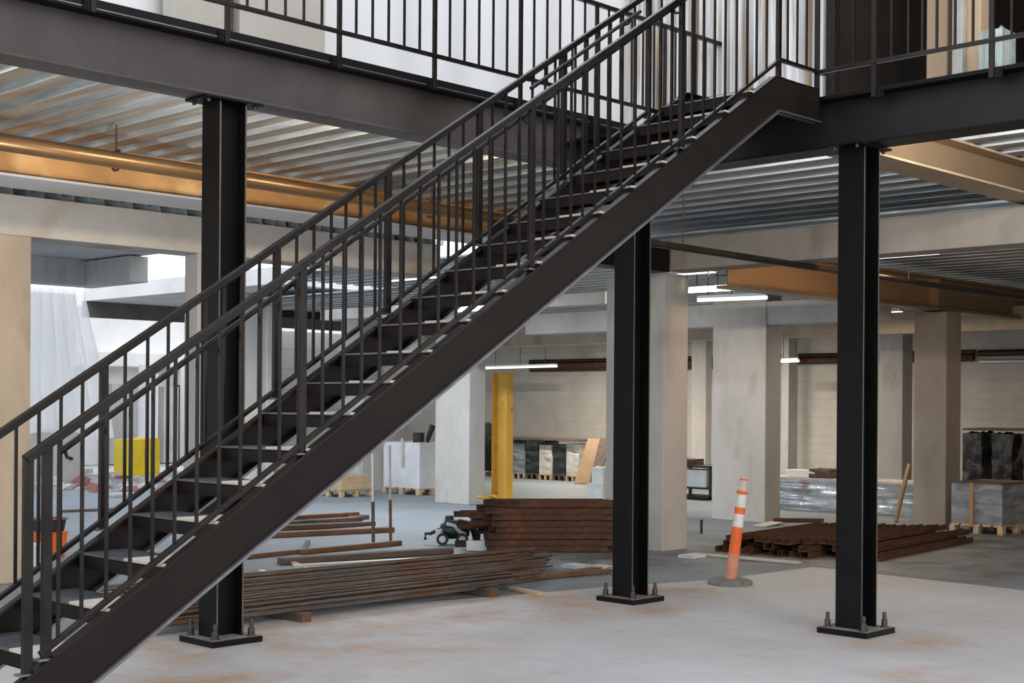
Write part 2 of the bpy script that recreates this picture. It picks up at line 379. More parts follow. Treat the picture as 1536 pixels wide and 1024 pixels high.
t = thing('guard_railing', 'black picket guard railing along the upper right floor edge before the dark interior', 'railing', (BX - .15, 5, 4.4))
xr = BX - .165
posts = [6.215, 5.69, 4.705, 3.72, 2.73]
for i, y in enumerate(posts):
    z0 = 4.325 if i else 4.40
    p = MB().box(xr - .012, xr + .012, y - .021, y + .021, z0, 5.52).build('post', 'rail', t, .003)
    if i:
        m = MB().box(xr, xr + .02, y - .085, y - .021, 4.32, 4.395); m.tube([(xr - .008, y - .06, 4.375), (xr + .01, y - .06, 4.375)], .012, 8); m.tube([(xr - .008, y - .06, 4.338), (xr + .01, y - .06, 4.338)], .012, 8)
        m.build('bracket', 'paint', p)
MB().box(xr - .016, xr + .016, 2.6, 6.22, 4.592, 4.625).build('bottom_rail', 'rail', t, .003)
MB().box(xr - .02, xr + .02, 2.6, 6.22, 5.48, 5.52).build('top_rail', 'rail', t, .003)
for y in (6.05, 5.875, 5.535, 5.39, 5.27, 5.15, 5.0, 4.855, 4.55, 4.40, 4.24, 4.08, 3.9):
    MB().box(xr - .0085, xr + .0085, y - .0085, y + .0085, 4.625, 5.48).build('baluster', 'rail', t)

# ------------------------------------------------------------------ STAIRCASE
t = thing('staircase', 'dark steel staircase with picket railings rising from lower left to upper right', 'staircase', (3, 6.65, 0))
def sT(a): return .629 * a - 1.418
def sB(a): return .6265 * a - 1.70
def stringer(y0, sgn, name='stringer'):
    """plate stringer, outer face at y0, thickness towards sgn, bends level at the landing"""
    a0, a1, a2 = 2.45, 9.36, BX - .16
    prof = [(2.72, 0.0), (2.26, 0.0), (2.45, sT(2.45) * .6 + .05), (a1, sT(a1)), (a2, sT(a1)), (a2, sB(9.40)), (9.40, sB(9.40))]
    m = MB().prism(prof, (0, y0, 0), (1, 0, 0), (0, 0, 1), (0, sgn * .012, 0))
    o = m.build(name, 'stair_paint', t)
    # channel flanges with bright edges
    dT = Vector((1, 0, .629)).normalized(); 
    l = MB()
    l.bar((2.74, y0 + sgn * .022, sB(2.74) + .008), (9.40, y0 + sgn * .022, sB(9.40) + .008), .09, .016)
    l.bar((9.40, y0 + sgn * .022, sB(9.40) + .006), (a2, y0 + sgn * .022, sB(9.40) + .006), .09, .012)
    l.build('bottom_flange', 'edge', o)
    l = MB()
    l.bar((2.5, y0 + sgn * .028, sT(2.5) - .006), (a1, y0 + sgn * .028, sT(a1) - .006), .062, .012)
    l.bar((a1, y0 + sgn * .028, sT(a1) - .006), (a2, y0 + sgn * .028, sT(a1) - .006), .062, .012)
    l.build('top_flange', 'rail', o)
    return o
YF, YB = 6.194, 7.109
stringer(YF, 1)
stringer(YB + .012, -1)
nos = [.20, .402, .604, .807, 1.005, 1.205, 1.392, 1.58, 1.781, 1.97, 2.16, 2.362, 2.564, 2.77, 2.976, 3.163, 3.378, 3.599, 3.826, 4.083, 4.29]
for z in nos:
    a = (z + 1.45) / .6356
    m = MB()
    m.box(a, a + .30, YF + .014, YB - .004, z - .012, z)
    m.box(a, a + .008, YF + .014, YB - .004, z - .078, z - .012)
    m.box(a + .292, a + .30, YF + .014, YB - .004, z - .045, z - .012)
    tr = m.build('tread', 'stair_paint', t, .002)
    box(a - .006, a + .004, YF + .02, YB - .006, z - .004, z + .007).build('nosing', 'edge', tr)
    box(a + .004, a + .296, YF + .40, YB - .006, z, z + .006).build('tread_plate', 'slate', tr)
    box(a - .012, a + .296, YF + .016, YF + .40, z, z + .014).build('tread_board', 'beige', tr)
m = box(9.36, BX - .02, YF + .014, YB - .004, 4.36, 4.40); m.build('landing', 'stair_paint', t)
box(BX - .16, BX - .15, YF + .014, YB + .5, 4.395, 4.47).build('landing_edge', 'paint', t)

def railing(y, hs, hc, bs, bc, posts, bals, a0, a1, yend, ah=None):
    ah = ah or a1
    H = lambda a: hs * a + hc
    Bt = lambda a: bs * a + bc
    af = a1
    m = MB().bar((a0, y, H(a0)), (ah, y, H(ah)), .045, .042)
    m.bar((ah, y, H(ah)), (yend, y, H(ah)), .045, .04)
    m.build('handrail', 'rail', t, .004)
    m = MB().bar((a0 + .08, y, Bt(a0 + .08)), (af, y, Bt(af)), .034, .026)
    m.bar((af, y, Bt(af) + .01), (yend, y, Bt(af) + .01), .034, .03)
    m.build('bottom_rail', 'rail', t, .003)
    for p in posts:
        z0 = sT(p) if p < 9.36 else sT(9.36)
        o = MB().box(p - .024, p + .024, y - .015, y + .015, z0 + .006, min(H(p), H(ah))).build('post', 'rail', t, .003)
        box(p - .05, p + .05, y - .03, y + .03, z0 - .002, z0 + .008).build('foot_plate', 'edge', o)
    for p in bals:
        q = min(p, af)
        MB().box(p - .0075, p + .0075, y - .0075, y + .0075, Bt(q) + .005, H(min(p, ah))).build('baluster', 'rail', t)
fb = [3.287, 3.409, 3.541, 3.673, 3.799, 3.928, 4.06, 4.196, 4.33, 4.455, 4.585, 4.88, 5.03, 5.164, 5.30, 5.46, 5.615, 5.765, 5.915, 6.063, 6.20, 6.342, 6.471,
      6.70, 6.84, 6.97, 7.09, 7.215, 7.351, 7.494, 7.648, 7.799, 7.928, 8.06, 8.31, 8.45, 8.589, 8.725, 8.873, 9.015, 9.142, 9.28, 9.58, 9.72, 9.86, 10.0]
railing(6.23, .646, -.443, .635, -1.391, [3.129, 3.225, 4.736, 6.585, 8.182, 9.451], fb, 3.115, 9.451, 10.14)
bbal = [3.0, 3.13, 3.26, 3.39, 3.517, 3.647, 3.776, 3.905, 4.17, 4.315, 4.451, 4.581, 4.71, 4.84, 4.965, 5.095, 5.38, 5.517, 5.657, 5.778, 5.902, 6.03,
        6.28, 6.42, 6.56, 6.70, 6.84, 7.13, 7.27, 7.41, 7.55, 7.69, 7.80, 8.03, 8.17, 8.31, 8.45, 8.60, 8.75, 9.10, 9.25, 9.4, 9.55]
railing(7.14, .644, -.535, .629, -1.362, [2.88, 4.035, 5.226, 6.14, 7.0, 7.90, 8.93], bbal, 2.87, 8.93, 10.1, 9.45)
g = MB().tube([(a, 6.31, .657 * a - .59) for a in (3.33, 4.5, 6, 7.5, 8.35)], .016, 10).build('grab_rail', 'rail', t)
for a in (3.36, 4.74, 6.59, 8.18):
    z = .657 * a - .59
    MB().tube([(a, 6.31, z - .012), (a, 6.29, z - .045), (a, 6.245, z - .05)], .009, 8).build('grab_bracket', 'rail', g)
g = MB().tube([(a, 7.06, .655 * a - .70) for a in (7.45, 8.0, 8.72)], .015, 10).build('grab_rail', 'rail', t)
for a in (7.9, 8.6):
    z = .655 * a - .70
    MB().tube([(a, 7.06, z - .012), (a, 7.08, z - .04), (a, 7.125, z - .045)], .009, 8).build('grab_bracket', 'rail', g)

# ------------------------------------------------------------------ left bay: warm-light-toned beam, pipe, concrete frame
t = thing('steel_beam', 'steel beam with warm light painted into its blotchy ochre face under the left deck, behind the pipe', 'beam', (6, 12.45, 3.93))
box(0, 13.5, 12.44, 12.47, 3.955, 4.33).build('web', 'warm_lit', t)
box(0, 13.5, 12.32, 13.02, 3.93, 3.955).build('bottom_flange', 'white_conc', t, .003)['label'] = 'bottom flange paled for bounced floor light'  # pale tone stands for floor light bounced onto the underside
box(0, 13.5, 12.42, 12.47, 3.955, 3.975).build('weld_strip', 'warm_lit', t, .002)
t = thing('pipe', 'brown overhead pipe running under the left deck in front of the ochre beam', 'pipe', (6, 11.2, 3.97))
MB().tube([(-1, 11.05, 4.03), (4.5, 11.25, 4.03), (8, 11.4, 4.03), (13.6, 11.7, 4.03)], .075, 14).build('pipe_run', 'pipe', t)
for x in (6.55, 10.6):
    y = 11.05 + .046 * (x + 1)
    h = MB().tube([(x, y, 4.1), (x, y, 4.36)], .008, 6)
    h.tube([(x, y + .085 * math.cos(k * pi / 8), 4.03 + .085 * math.sin(k * pi / 8)) for k in range(17)], .012, 6); h.tube([(x - .03, y, 4.10), (x + .03, y, 4.13)], .02, 6)
    h.build('hanger', 'rust', t)
t = thing('pipe', 'thin black overhead pipe crossing from the middle column towards the far right', 'pipe', (12, 8.9, 3.45))
MB().tube([(9.6, 8.75, 3.49), (13, 8.87, 3.49), (26.8, 9.2, 3.49)], .04, 12).build('pipe_run', 'blackpipe', t)
for x in (11.6, 16.6):
    MB().tube([(x, 8.75 + .025 * (x - 9.6), 3.52), (x, 8.75 + .025 * (x - 9.6), 4.32)], .007, 6).build('hanger', 'rust', t)

tag(box(0, 12.4, 13.42, 13.85, 3.52, 3.93).build('concrete_beam', 'conc_beam', None, .01), 'grey-tan concrete beam below the ochre beam, spanning the left columns', 'beam')
def ccol(name, x0, x1, y0, y1, top, label, mat='conc'):
    return tag(box(x0, x1, y0, y1, -.004, top).build(name, mat, None, .012), label, 'column')
ccol('concrete_column', 6.15, 6.76, 13.42, 13.9, 3.52, 'tan-lit concrete column at the left edge of the picture', 'conc_warm_lit')
e1 = ony(297, 390, 13.42).x
ccol('concrete_column', e1, e1 + .5, 13.42, 13.42 + (onx(277, 390, e1).y - 13.42), 3.52, 'pale concrete column just left of the black column behind the stair')
def pcol(l, c, r, top, label, mat='conc', depth=None):
    p = onz(*c); L = onx(l, c[1], p.x); Rr = ony(r, c[1], p.y)
    return ccol('concrete_column', p.x, Rr.x, p.y, L.y, top, label, mat)
pcol(652, (703, 757), 727, 3.6, 'pale concrete column beside the yellow steel post')
pcol(907, (994, 827), 1030, 3.52, 'concrete column directly behind the middle black steel column', 'conc')
pcol(1067, (1147, 784), 1170, 3.95, 'broad concrete column behind the orange delineator post')
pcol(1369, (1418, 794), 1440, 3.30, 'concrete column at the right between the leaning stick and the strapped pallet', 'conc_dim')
pcol(510, (544, 737), 575, 3.6, 'concrete column seen under the stair, left of the two thin rods')
for c, nm in (((1058, 1036, 1067), 'narrow concrete pilaster on the far wall left of the broad column'), ((1182, 1171, 1196), 'narrow concrete pilaster on the far wall right of the broad column'), ((1353, 1317, 1368), 'wider concrete pilaster behind the leaning stick')):
    X = 26 if c[0] < 1300 else 24
    yc = onx(c[0], 700, X).y; yl = onx(c[1], 700, X).y; xr = ony(c[2], 700, yc).x
    ccol('concrete_pilaster', X, min(26.98, xr), yc, yl, 3.6, nm)
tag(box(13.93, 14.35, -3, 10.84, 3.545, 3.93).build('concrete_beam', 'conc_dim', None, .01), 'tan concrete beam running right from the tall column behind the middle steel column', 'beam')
tag(box(18.56, 18.95, 10.46, 17.7, 3.13, 3.50).build('concrete_beam', 'conc', None, .01), 'grey concrete beam crossing the broad column behind the delineator', 'beam')
tag(box(16.0, 16.35, 13.6, 20.5, 3.37, 3.56).build('concrete_beam', 'conc', None, .01), 'thin concrete beam high behind the stair, above the yellow post', 'beam')
tag(box(22.5, 22.9, 8, 24, 3.15, 3.55).build('concrete_beam', 'conc_warm_lit', None, .01), 'dim concrete beam in the far bay in front of the back wall pipes', 'beam')
t = thing('steel_beam', 'brown steel beam at far upper right with a bright flange edge, behind the free-standing column', 'beam', (14, 6.1, 3.97))
box(BX + .15, 26.5, 6.12, 6.135, 3.99, 4.30).build('web', 'beam_warm_lit', t)
box(BX + .15, 26.5, 5.95, 6.31, 3.97, 3.99).build('bottom_flange', 'beam_warm_lit', t, .002)
box(BX + .15, 26.5, 5.95, 6.31, 4.28, 4.30).build('top_flange', 'beam_warm_lit', t, .002)
box(BX + .15, 26.5, 5.944, 5.95, 3.97, 3.99).build('edge_highlight', 'wood', t); box(BX + .15, 26.5, 5.944, 5.95, 4.28, 4.30).build('edge_highlight', 'wood', t)  # pale strips painted as highlights on the beam's flanges
t = thing('steel_beam', 'warm-light-toned steel beam ending on the right-hand concrete column below the black pipe', 'beam', (16, 10.2, 3.34))
box(14.36, 27, 10.19, 10.21, 3.36, 3.82).build('web', 'beam_warm_lit', t)
box(14.36, 27, 10.03, 10.37, 3.32, 3.36).build('bottom_flange', 'beam_warm_lit', t, .003)
box(14.36, 27, 10.03, 10.37, 3.80, 3.83).build('top_flange', 'beam_warm_lit', t, .003)
p = onx(1420, 470, 19.62)
box(19.6, 19.66, 10.05, 10.19, 3.36, 3.80).build('stiffener', 'beam_warm_lit', t, .002)

# ------------------------------------------------------------------ far services
for i, (y0, y1, x, z, r, mt, lab) in enumerate([
    (13, 25.5, 26.94, 2.98, .05, 'blackpipe', 'upper dark pipe along the top of the far wall'),
    (13, 25.5, 26.91, 2.86, .075, 'rust', 'thick rusty pipe along the top of the far wall'),
    (18, 25.5, 26.95, 2.74, .035, 'rust', 'thin rusty pipe below the thick one on the far wall'),
    (5, 12.9, 26.92, 2.95, .07, 'blackpipe', 'dark pipe on the far wall at the right above the blockwork'),
    (5, 12.9, 26.95, 2.78, .04, 'galvlight', 'pale thin conduit on the far wall at the right')]):
    tag(MB().tube([(x, y0, z), (x, y1, z)], r, 10).build('pipe', mt), lab, 'pipe')
def strip(p, q, lab, g=None, w=.045):
    t = thing('strip_light', lab, 'lamp', tuple((Vector(p) + Vector(q)) / 2), g)
    MB().bar(p, q, w, .05).build('lamp_tube', 'lamp', t)
    m = MB().bar(Vector(p) + Vector((0, 0, .045)), Vector(q) + Vector((0, 0, .045)), w * 1.1, .04); m.build('housing', 'galvlight', t)
    for f in (.15, .5, .85):
        c = Vector(p).lerp(Vector(q), f); MB().tube([c + Vector((0, 0, .06)), c + Vector((0, 0, .55))], .008, 5).build('hanger', 'blackpipe', t)
    return t
strip(onx(728, 552, 25.5), onx(835, 549, 25.5), 'lit strip light in front of the far wall, left of the yellow post top', None, .055)
strip(onx(1047, 450, 16.5), onx(1150, 446, 16.5), 'longer lit strip light hung before the top of the broad column')
strip(onx(1032, 437, 17.2), onx(1122, 432, 17.2), 'lit strip light hung higher behind the tall concrete column')
strip(onx(1171, 542, 25.2), onx(1198, 541, 25.2), 'short lit strip light right of the broad column', None, .055)
# unseen fill lights added under the decks to brighten the hall
def fill_light(x, y, z, power, col, lab):
    t = thing('fill_light', lab, 'lamp', (x, y, z), 'added fill lights under the decks')
    box(x - .07, x + .07, y - .6, y + .6, z, z + .06).build('housing', 'galvlight', t)
    box(x - .05, x + .05, y - .58, y + .58, z - .012, z).build('lamp_tube', 'lamp', t)
    MB().tube([(x, y, z + .06), (x, y, min(3.97, z + .55))], .01, 6).build('hanger', 'blackpipe', t)
    l = bpy.data.lights.new('fill_light', 'AREA'); l.shape = 'RECTANGLE'; l.size = .12; l.size_y = 1.2; l.energy = power; l.color = col
    o = bpy.data.objects.new('fill_lamp', l); C.objects.link(o); o.location = (x, y, z - .03)
WARM = (1, .66, .36)
for (x, y, z, p_, c_) in ((16.2, 6.2, 3.80, 7, WARM), (16.4, 9.0, 3.80, 3, WARM), (16.6, 12.6, 3.80, 34, (1, .88, .74)), (15.0, 16.8, 3.86, 130, (.95, .97, 1)), (21, 7.6, 3.43, 8, WARM), (21, 12, 3.43, 40, (1, .80, .60)), (23.2, 16.5, 3.43, 120, (1, .88, .74)), (23.8, 21.5, 3.43, 150, (1, .88, .74))):
    fill_light(x, y, z, p_, c_, 'added fill light under the hall deck, hidden behind a beam')
def add_fill_flood(x, y, z, dx, dy, dz, power, col, lab, half=.16):
    # unseen fill lamp added behind a beam or column to light the bay
    t = thing('fill_flood', lab, 'lamp', (x, y, z), 'added fill lamps behind the beams')
    sx, sy = (.04, half) if abs(dx) > abs(dy) else (half, .04)
    box(x - sx, x + sx, y - sy, y + sy, z - .06, z + .06).build('housing', 'black', t)
    l = bpy.data.lights.new('fill_flood', 'AREA'); l.shape = 'RECTANGLE'; l.size = half * 1.75; l.size_y = .1; l.energy = power; l.color = col
    o = bpy.data.objects.new('fill_flood_lamp', l); C.objects.link(o); o.location = Vector((x, y, z)) + Vector((dx, dy, 0)) * .06
    o.rotation_euler = Vector((dx, dy, dz)).to_track_quat('-Z', 'Y').to_euler()
for x in (1.5, 4.2, 7.6, 9.7):
    add_fill_flood(x, 9.30, 4.285, 0, 1, -.2, 17, (1, .80, .56), 'added fill lamp on the back of the long left beam')
for y in (3.2, 5.0, 7.2):
    add_fill_flood(10.38, y, 4.13, 1, 0, -.02, 30, (1, .95, .9), 'added fill lamp on the back of the right beam')
add_fill_flood(6.21, 9.25, 3.0, .0, 1, .22, 34, (1, .93, .84), 'added fill lamp at the back of the left black column', .05)
add_fill_flood(14.42, 7.2, 3.72, .3, 1, -.25, 55, (1, .58, .28), 'added fill lamp on the back of the tan concrete beam')
# ------------------------------------------------------------------ yellow post
p = onz(762, 752)
t = thing('steel_post', 'yellow painted steel channel post standing beside the pale concrete column', 'post', (p.x, p.y, 0))
m = MB(); yl = onx(741, 752, p.x).y
m.box(p.x, p.x + .015, p.y, yl, 0, 2.44); m.build('web', 'yellow', t)
for y, nm in ((p.y, 'flange'), (yl - .02, 'flange')): box(p.x - .07, p.x + .12, y - .005, y + .025, 0, 2.44).build(nm, 'yellow', t, .003)
box(p.x - .15, p.x + .2, p.y - .1, yl + .1, 0, .03).build('base_plate', 'yellow', t)

def lumpy(x0, x1, y0, y1, z0, z1, amp=.02, n=6):
    """box with wrinkled faces"""
    m = MB()
    def g(o, u, v):
        vs = [];
        for i in range(n + 1):
            for j in range(n + 1):
                q = Vector(o) + Vector(u) * (i / n) + Vector(v) * (j / n); k = Vector(u).cross(Vector(v)).normalized()
                a = 0 if i in (0, n) or j in (0, n) else R.uniform(-amp, amp)
                vs.append(q + k * a)
        m.add(vs, [(i * (n + 1) + j, (i + 1) * (n + 1) + j, (i + 1) * (n + 1) + j + 1, i * (n + 1) + j + 1) for i in range(n) for j in range(n)], True)
    X, Y, Z = x1 - x0, y1 - y0, z1 - z0
    g((x0, y0, z0), (0, Y, 0), (0, 0, Z)); g((x1, y0, z0), (0, Y, 0), (0, 0, Z)); g((x0, y0, z0), (X, 0, 0), (0, 0, Z)); g((x0, y1, z0), (X, 0, 0), (0, 0, Z)); g((x0, y0, z1), (X, 0, 0), (0, Y, 0)); g((x0, y0, z0), (X, 0, 0), (0, Y, 0))
    return m
# ------------------------------------------------------------------ rods on the floor
for i, x in enumerate((7.2, 9.45)):
    tt = thing('timber_bearer', ['square timber bearer under the rods near the left black column', 'square timber bearer with an orange end under the near end of the rods'][i], 'timber', (x, 10.3, 0), 'bearers under the rods')
    box(x - .05, x + .05, 9.40, 11.5, 0, .075).build('bearer', 'darkwood', tt, .004)
    box(x - .0505, x + .0505, 9.385, 9.40, 0, .0755).build('end_grain', 'rodb', tt)['label'] = 'orange end of the timber'
rods = 0
for layer, (nr, z) in enumerate(((46, .078), (30, .105), (14, .13))):
    for i in range(nr):
        f = (i + R.uniform(.1, .9)) / nr
        yb = 9.52 + f * 2.0 + layer * .1; r = R.choice((.008, .01, .012, .016))
        if yb > 11.65: continue
        x0 = 5.7 + R.uniform(0, .6) + f * .5; x1 = 10.1 + f * 1.9 + R.uniform(-.5, .3)
        if f < .25: x1 -= R.uniform(0, .5)
        zz = z + r + R.uniform(0, .012)
        y1 = yb - .10 - f * .22 + R.uniform(-.04, .04)
        tag(MB().tube([(x0, yb + R.uniform(-.03, .03), zz), ((x0 + x1) / 2, (yb + y1) / 2 + R.uniform(-.02, .02), zz), (x1, y1, zz)], r, 6).build('steel_rod', R.choice(('rod', 'rod', 'rod', 'rodb'))),
            'long thin rusty rod lying among the spread rods on the floor behind the left column', 'rod', 'rods spread on the floor')
# flat bars and boards behind and beside the rods
def lay(name, p, q, w, h, mat, label, cat, z=0.0, group=None):
    a, b = Vector((p[0], p[1], z + h / 2)), Vector((q[0], q[1], z + h / 2))
    return tag(MB().bar(a, b, w, h).build(name, mat, None, min(w, h) * .12), label, cat, group)
P2 = lambda x, y: tuple(onz(x, y))[:2]
lay('steel_bar', P2(452, 831), P2(600, 817), .09, .06, 'rodb', 'rusty flat bar on the floor below the two thin standing rods', 'bar')
lay('steel_bar', P2(420, 846), P2(676, 829), .16, .07, 'darkwood', 'dark thick bar on the floor ending near the black machine', 'bar')
lay('steel_bar', P2(370, 838), P2(455, 829), .05, .05, 'rodb', 'short rusty bar on the floor right of the left black column', 'bar')
lay('steel_bar', P2(440, 853), P2(640, 842), .07, .05, 'galvlight', 'pale bar lying in front of the dark thick bar', 'bar')
lay('steel_bar', P2(640, 884), P2(915, 859), .05, .05, 'rodb', 'long rusty bar lying along the front of the rods towards the middle column', 'bar')
lay('steel_bar', P2(700, 876), P2(912, 853), .12, .03, 'rod', 'long grey flat bar lying towards the foot of the middle column', 'bar')
lay('wood_offcut', P2(768, 884), P2(812, 893), .09, .03, 'wood', 'small splintered wood offcut at the near end of the rods', 'wood')
for i, (a, b) in enumerate((((398, 866), (425, 861)), ((392, 858), (415, 872)), ((470, 858), (440, 846)), ((455, 828), (462, 813)))):
    lay('scrap_strip', P2(*a), P2(*b), .06, .03, ('galvlight', 'palewhite', 'wood', 'black')[i], ('silver scrap strip beside the left column behind the rods', 'pale scrap strip lying across the silver one', 'orange-brown wood scrap behind the rods', 'thin black scrap strip sticking out from the rusty bar')[i], 'scrap')
# ------------------------------------------------------------------ rusty channel bundle behind
def channel(mb, p, d, L, w, h, th=.006):
    d = Vector(d).normalized(); s = d.cross(Vector((0, 0, 1))).normalized(); u = Vector((0, 0, 1))
    pr = [(-w / 2, 0), (w / 2, 0), (w / 2, h), (w / 2 - th, h), (w / 2 - th, th), (-w / 2 + th, th), (-w / 2 + th, h), (-w / 2, h)]
    mb.prism(pr, p, s, u, d * L)
    return mb
d = Vector((.766, -.643, 0)); s = Vector((.643, .766, 0))
base = onz(735, 828)
for lay_i in range(8):
    nn = 7 - lay_i // 3
    for k in range(nn):
        off = s * (k * .125 + R.uniform(-.008, .008) + lay_i * .02) + d * R.choice((R.uniform(-.1, .1), R.uniform(-.42, .3)))
        p = base + off + Vector((0, 0, lay_i * .078 + R.uniform(0, .006)))
        dd = (d + s * R.uniform(-.006, .006)).normalized()
        tag(channel(MB(), p, dd, R.uniform(1.5, 1.66), .10, .072).build('steel_channel', 'rust'), 'rusty steel channel in the tall stack beside the black machine', 'channel', 'rusty channels in the tall stack')
t = tag(MB().tube([base + s * .5 + d * 0.0 + Vector((0, 0, .655)) + d * (.04 * math.cos(k)) * 3 + s * (.06 * math.sin(k)) * 3 for k in (0, .8, 1.6, 2.4, 3.2, 4.0, 4.8)], .015, 6).build('scrap_coil', 'yellow'), 'yellow curled scrap on top of the rusty channel stack', 'scrap')
t = tag(box(0, .26, 0, .06, 0, .13).build('block', 'palewhite', None, .01), 'pale block under the overhanging ends of the rusty channel stack', 'block'); t.location = onz(715, 826)
t.rotation_euler = (0, 0, -.8); t.location.z = 0
# right flat pile
d2 = Vector((1, .10, 0)).normalized(); s2 = Vector((.1, -1, 0)).normalized()
b2 = onz(1082, 826)
for li in range(3):
    for k in range(14 - li * 2):
        off = s2 * (k * .15 + li * .1 + R.uniform(-.03, .03)) + d2 * (R.uniform(-.2, .35) + k * .015)
        p = b2 + off + Vector((0, 0, li * .075))
        dd = (d2 + s2 * R.uniform(-.012, .012)).normalized()
        tag(channel(MB(), p, dd, R.uniform(2.6, 3.3), .12, .07).build('steel_channel', 'rust'), 'rusty steel channel in the low flat pile behind the delineator', 'channel', 'rusty channels in the low pile')
lay('steel_bar', P2(1040, 832), P2(1200, 846), .08, .03, 'sack', 'pale flat strip in front of the low pile of rusty channels', 'bar')
lay('steel_bar', P2(1130, 782), P2(1235, 783), .1, .06, 'rust', 'rusty bar behind the low pile at the broad column foot', 'bar')
p = onz(1103, 806)
tag(MB().tube([p, p + Vector((.02, 0, .2)), p + Vector((.03, 0, .28))], [.03, .03, .045], 8).build('wood_stub', 'wood'), 'small upright wood stub at the foot of the broad column', 'wood')
p = onz(1052, 800)
tag(MB().tube([p, p + Vector((0, 0, .2))], .02, 8).build('rod_stub', 'rust'), 'short upright rusty stub left of the delineator', 'rod')
tag(MB().bar(onz(1140, 790) + Vector((0, 0, .012)), onz(1165, 786) + Vector((0, 0, .03)), .22, .02).build('paper_sheet', 'sack'), 'crumpled pale sheet at the foot of the broad column', 'sheet')
for i, (x, y) in enumerate(((866, 851), (884, 847), (903, 853), (1040, 836))):
    q = onz(x, y); tag(lumpy(q.x - .12, q.x + .12, q.y - .1, q.y + .14, 0, .035, .012, 4).build('plastic_scrap', ('palewhite', 'greywrap', 'sack', 'palewhite')[i]), ('pale crumpled plastic scrap beyond the far end of the rods, leftmost of three', 'grey crumpled plastic scrap beyond the far end of the rods', 'cream crumpled scrap just left of the middle steel column foot', 'pale crumpled scrap at the left end of the low rusty pile')[i], 'scrap')
# boards at left rear
for a, b, w, h, z, mt, lab in (((400, 806), (588, 797), .18, .07, 0, 'rodb', 'long brown plank at the very front of the plank heap under the stair'), ((396, 803), (560, 795), .16, .06, .07, 'darkwood', 'dark plank lying on top of the long brown front plank'),
                       ((392, 798), (545, 788), .2, .07, 0, 'darkwood', 'dark plank on the floor in the middle of the heap under the stair'), ((410, 797), (540, 788.5), .14, .07, .07, 'rod', 'greyish plank stacked on the middle dark plank of the heap'), ((405, 796), (520, 788.2), .12, .06, .14, 'rodb', 'brown plank topmost in the middle of the heap under the stair'),
                       ((420, 788), (548, 778), .2, .07, 0, 'darkwood', 'plank on the floor at the back of the heap under the stair'), ((425, 787), (535, 778.5), .14, .05, .07, 'rodb', 'thin brown plank on top of the rearmost plank of the heap')):
    lay('plank', P2(*a), P2(*b), w, h, mt, lab, 'plank', z, 'planks heaped under the stair')
# two thin standing rods
for (x, y0, yt, r, xt, up, lab) in ((560, 817, 672, .022, 558, 'galvlight', 'thin standing rod with a pale top under the stair, left of its twin'), (586, 815, 668, .02, 583, 'sack', 'thin standing rod with a rust-brown lower half, right of its twin')):
    p = onz(x, y0); t = thing('standing_rod', lab, 'rod', tuple(p))
    H = (y0 - yt) / FOC * (p.x * math.cos(YAW) + p.y * math.sin(YAW)); tp = p + Vector((-.02, .01, H)); mid = p.lerp(tp, .45)
    MB().tube([p, mid], r, 8).build('lower_part', 'rod' if r > .021 else 'rodb', t); MB().tube([mid, tp], r * .8, 8).build('upper_part', up, t)
# ------------------------------------------------------------------ black machine
p = onz(676, 815)
t = thing('compressor', 'small black-teal wheeled machine on the floor left of the rusty channel stack', 'machine', tuple(p))
e = Vector((math.sin(YAW), -math.cos(YAW), 0)); f = Vector((math.cos(YAW), math.sin(YAW), 0))
def mp(r_, u_, d_=0): return p + e * r_ + Vector((0, 0, u_)) + f * d_
MB().tube([mp(-.14, .17), mp(-.1, .17), mp(.2, .18), mp(.25, .18)], [.08, .115, .115, .07], 14).build('tank', 'teal', t)
MB().bar(mp(-.08, .27), mp(.12, .27), .18, .10).build('motor', 'teal', t, .02)
MB().tube([mp(-.02, .30), mp(-.02, .37)], [.07, .05], 10).build('motor_cap', 'teal', t)
for q in (-.1, .16):
    w = MB().tube([mp(q, .075, -.2), mp(q, .075, -.15)], .08, 16).build('wheel', 'black', t); MB().tube([mp(q, .075, -.21), mp(q, .075, -.2)], .045, 12).build('hub', 'palewhite', w)
MB().tube([mp(-.14, .2, -.1), mp(-.26, .14, -.1), mp(-.33, .14, -.1), mp(-.33, .06, -.1)], .025, 8).build('handle', 'teal', t)
MB().tube([mp(-.05, .27, -.13), mp(.05, .25, -.14), mp(.12, .17, -.14), mp(.2, .13, -.13)], .025, 8).build('hose', 'palewhite', t)
MB().tube([mp(.1, .28), mp(.28, .24), mp(.34, .10), mp(.34, .03)], [.05, .06, .06, .05], 8).build('exhaust', 'black', t)
MB().tube([mp(-.15, .12, -.12), mp(-.15, .2, -.12)], .05, 10).build('filter_cup', 'palewhite', t)
# ------------------------------------------------------------------ delineator
p = onz(1095, 876)
t = thing('delineator_post', 'orange delineator post with white bands on a grey rubber base, leaning slightly right', 'traffic post', tuple(p))
m = MB(); m.tube([p + Vector((0, 0, 0)), p + Vector((0, 0, .035)), p + Vector((0, 0, .06))], [.235, .235, .19], 8); m.build('base', 'rubber', t)
ax = (e * .125 + Vector((0, 0, 1))).normalized()
H = 1.10
for nm, a, b, r0, r1, mt in (('lower_tube', .05, .32, .062, .060, 'faded'), ('orange_tube', .32, .60, .060, .057, 'orange'), ('reflective_band', .60, .735, .058, .057, 'reflect'), ('orange_tube', .735, .805, .057, .056, 'orange'),
                            ('reflective_band', .805, .94, .057, .055, 'reflect'), ('orange_collar', .94, .975, .058, .058, 'orange'), ('clear_grip', .975, 1.085, .046, .042, 'clear'), ('top_ring', 1.085, 1.10, .045, .045, 'orange')):
    MB().tube([p + ax * a, p + ax * b], [r0, r1], 16).build(nm, mt, t)

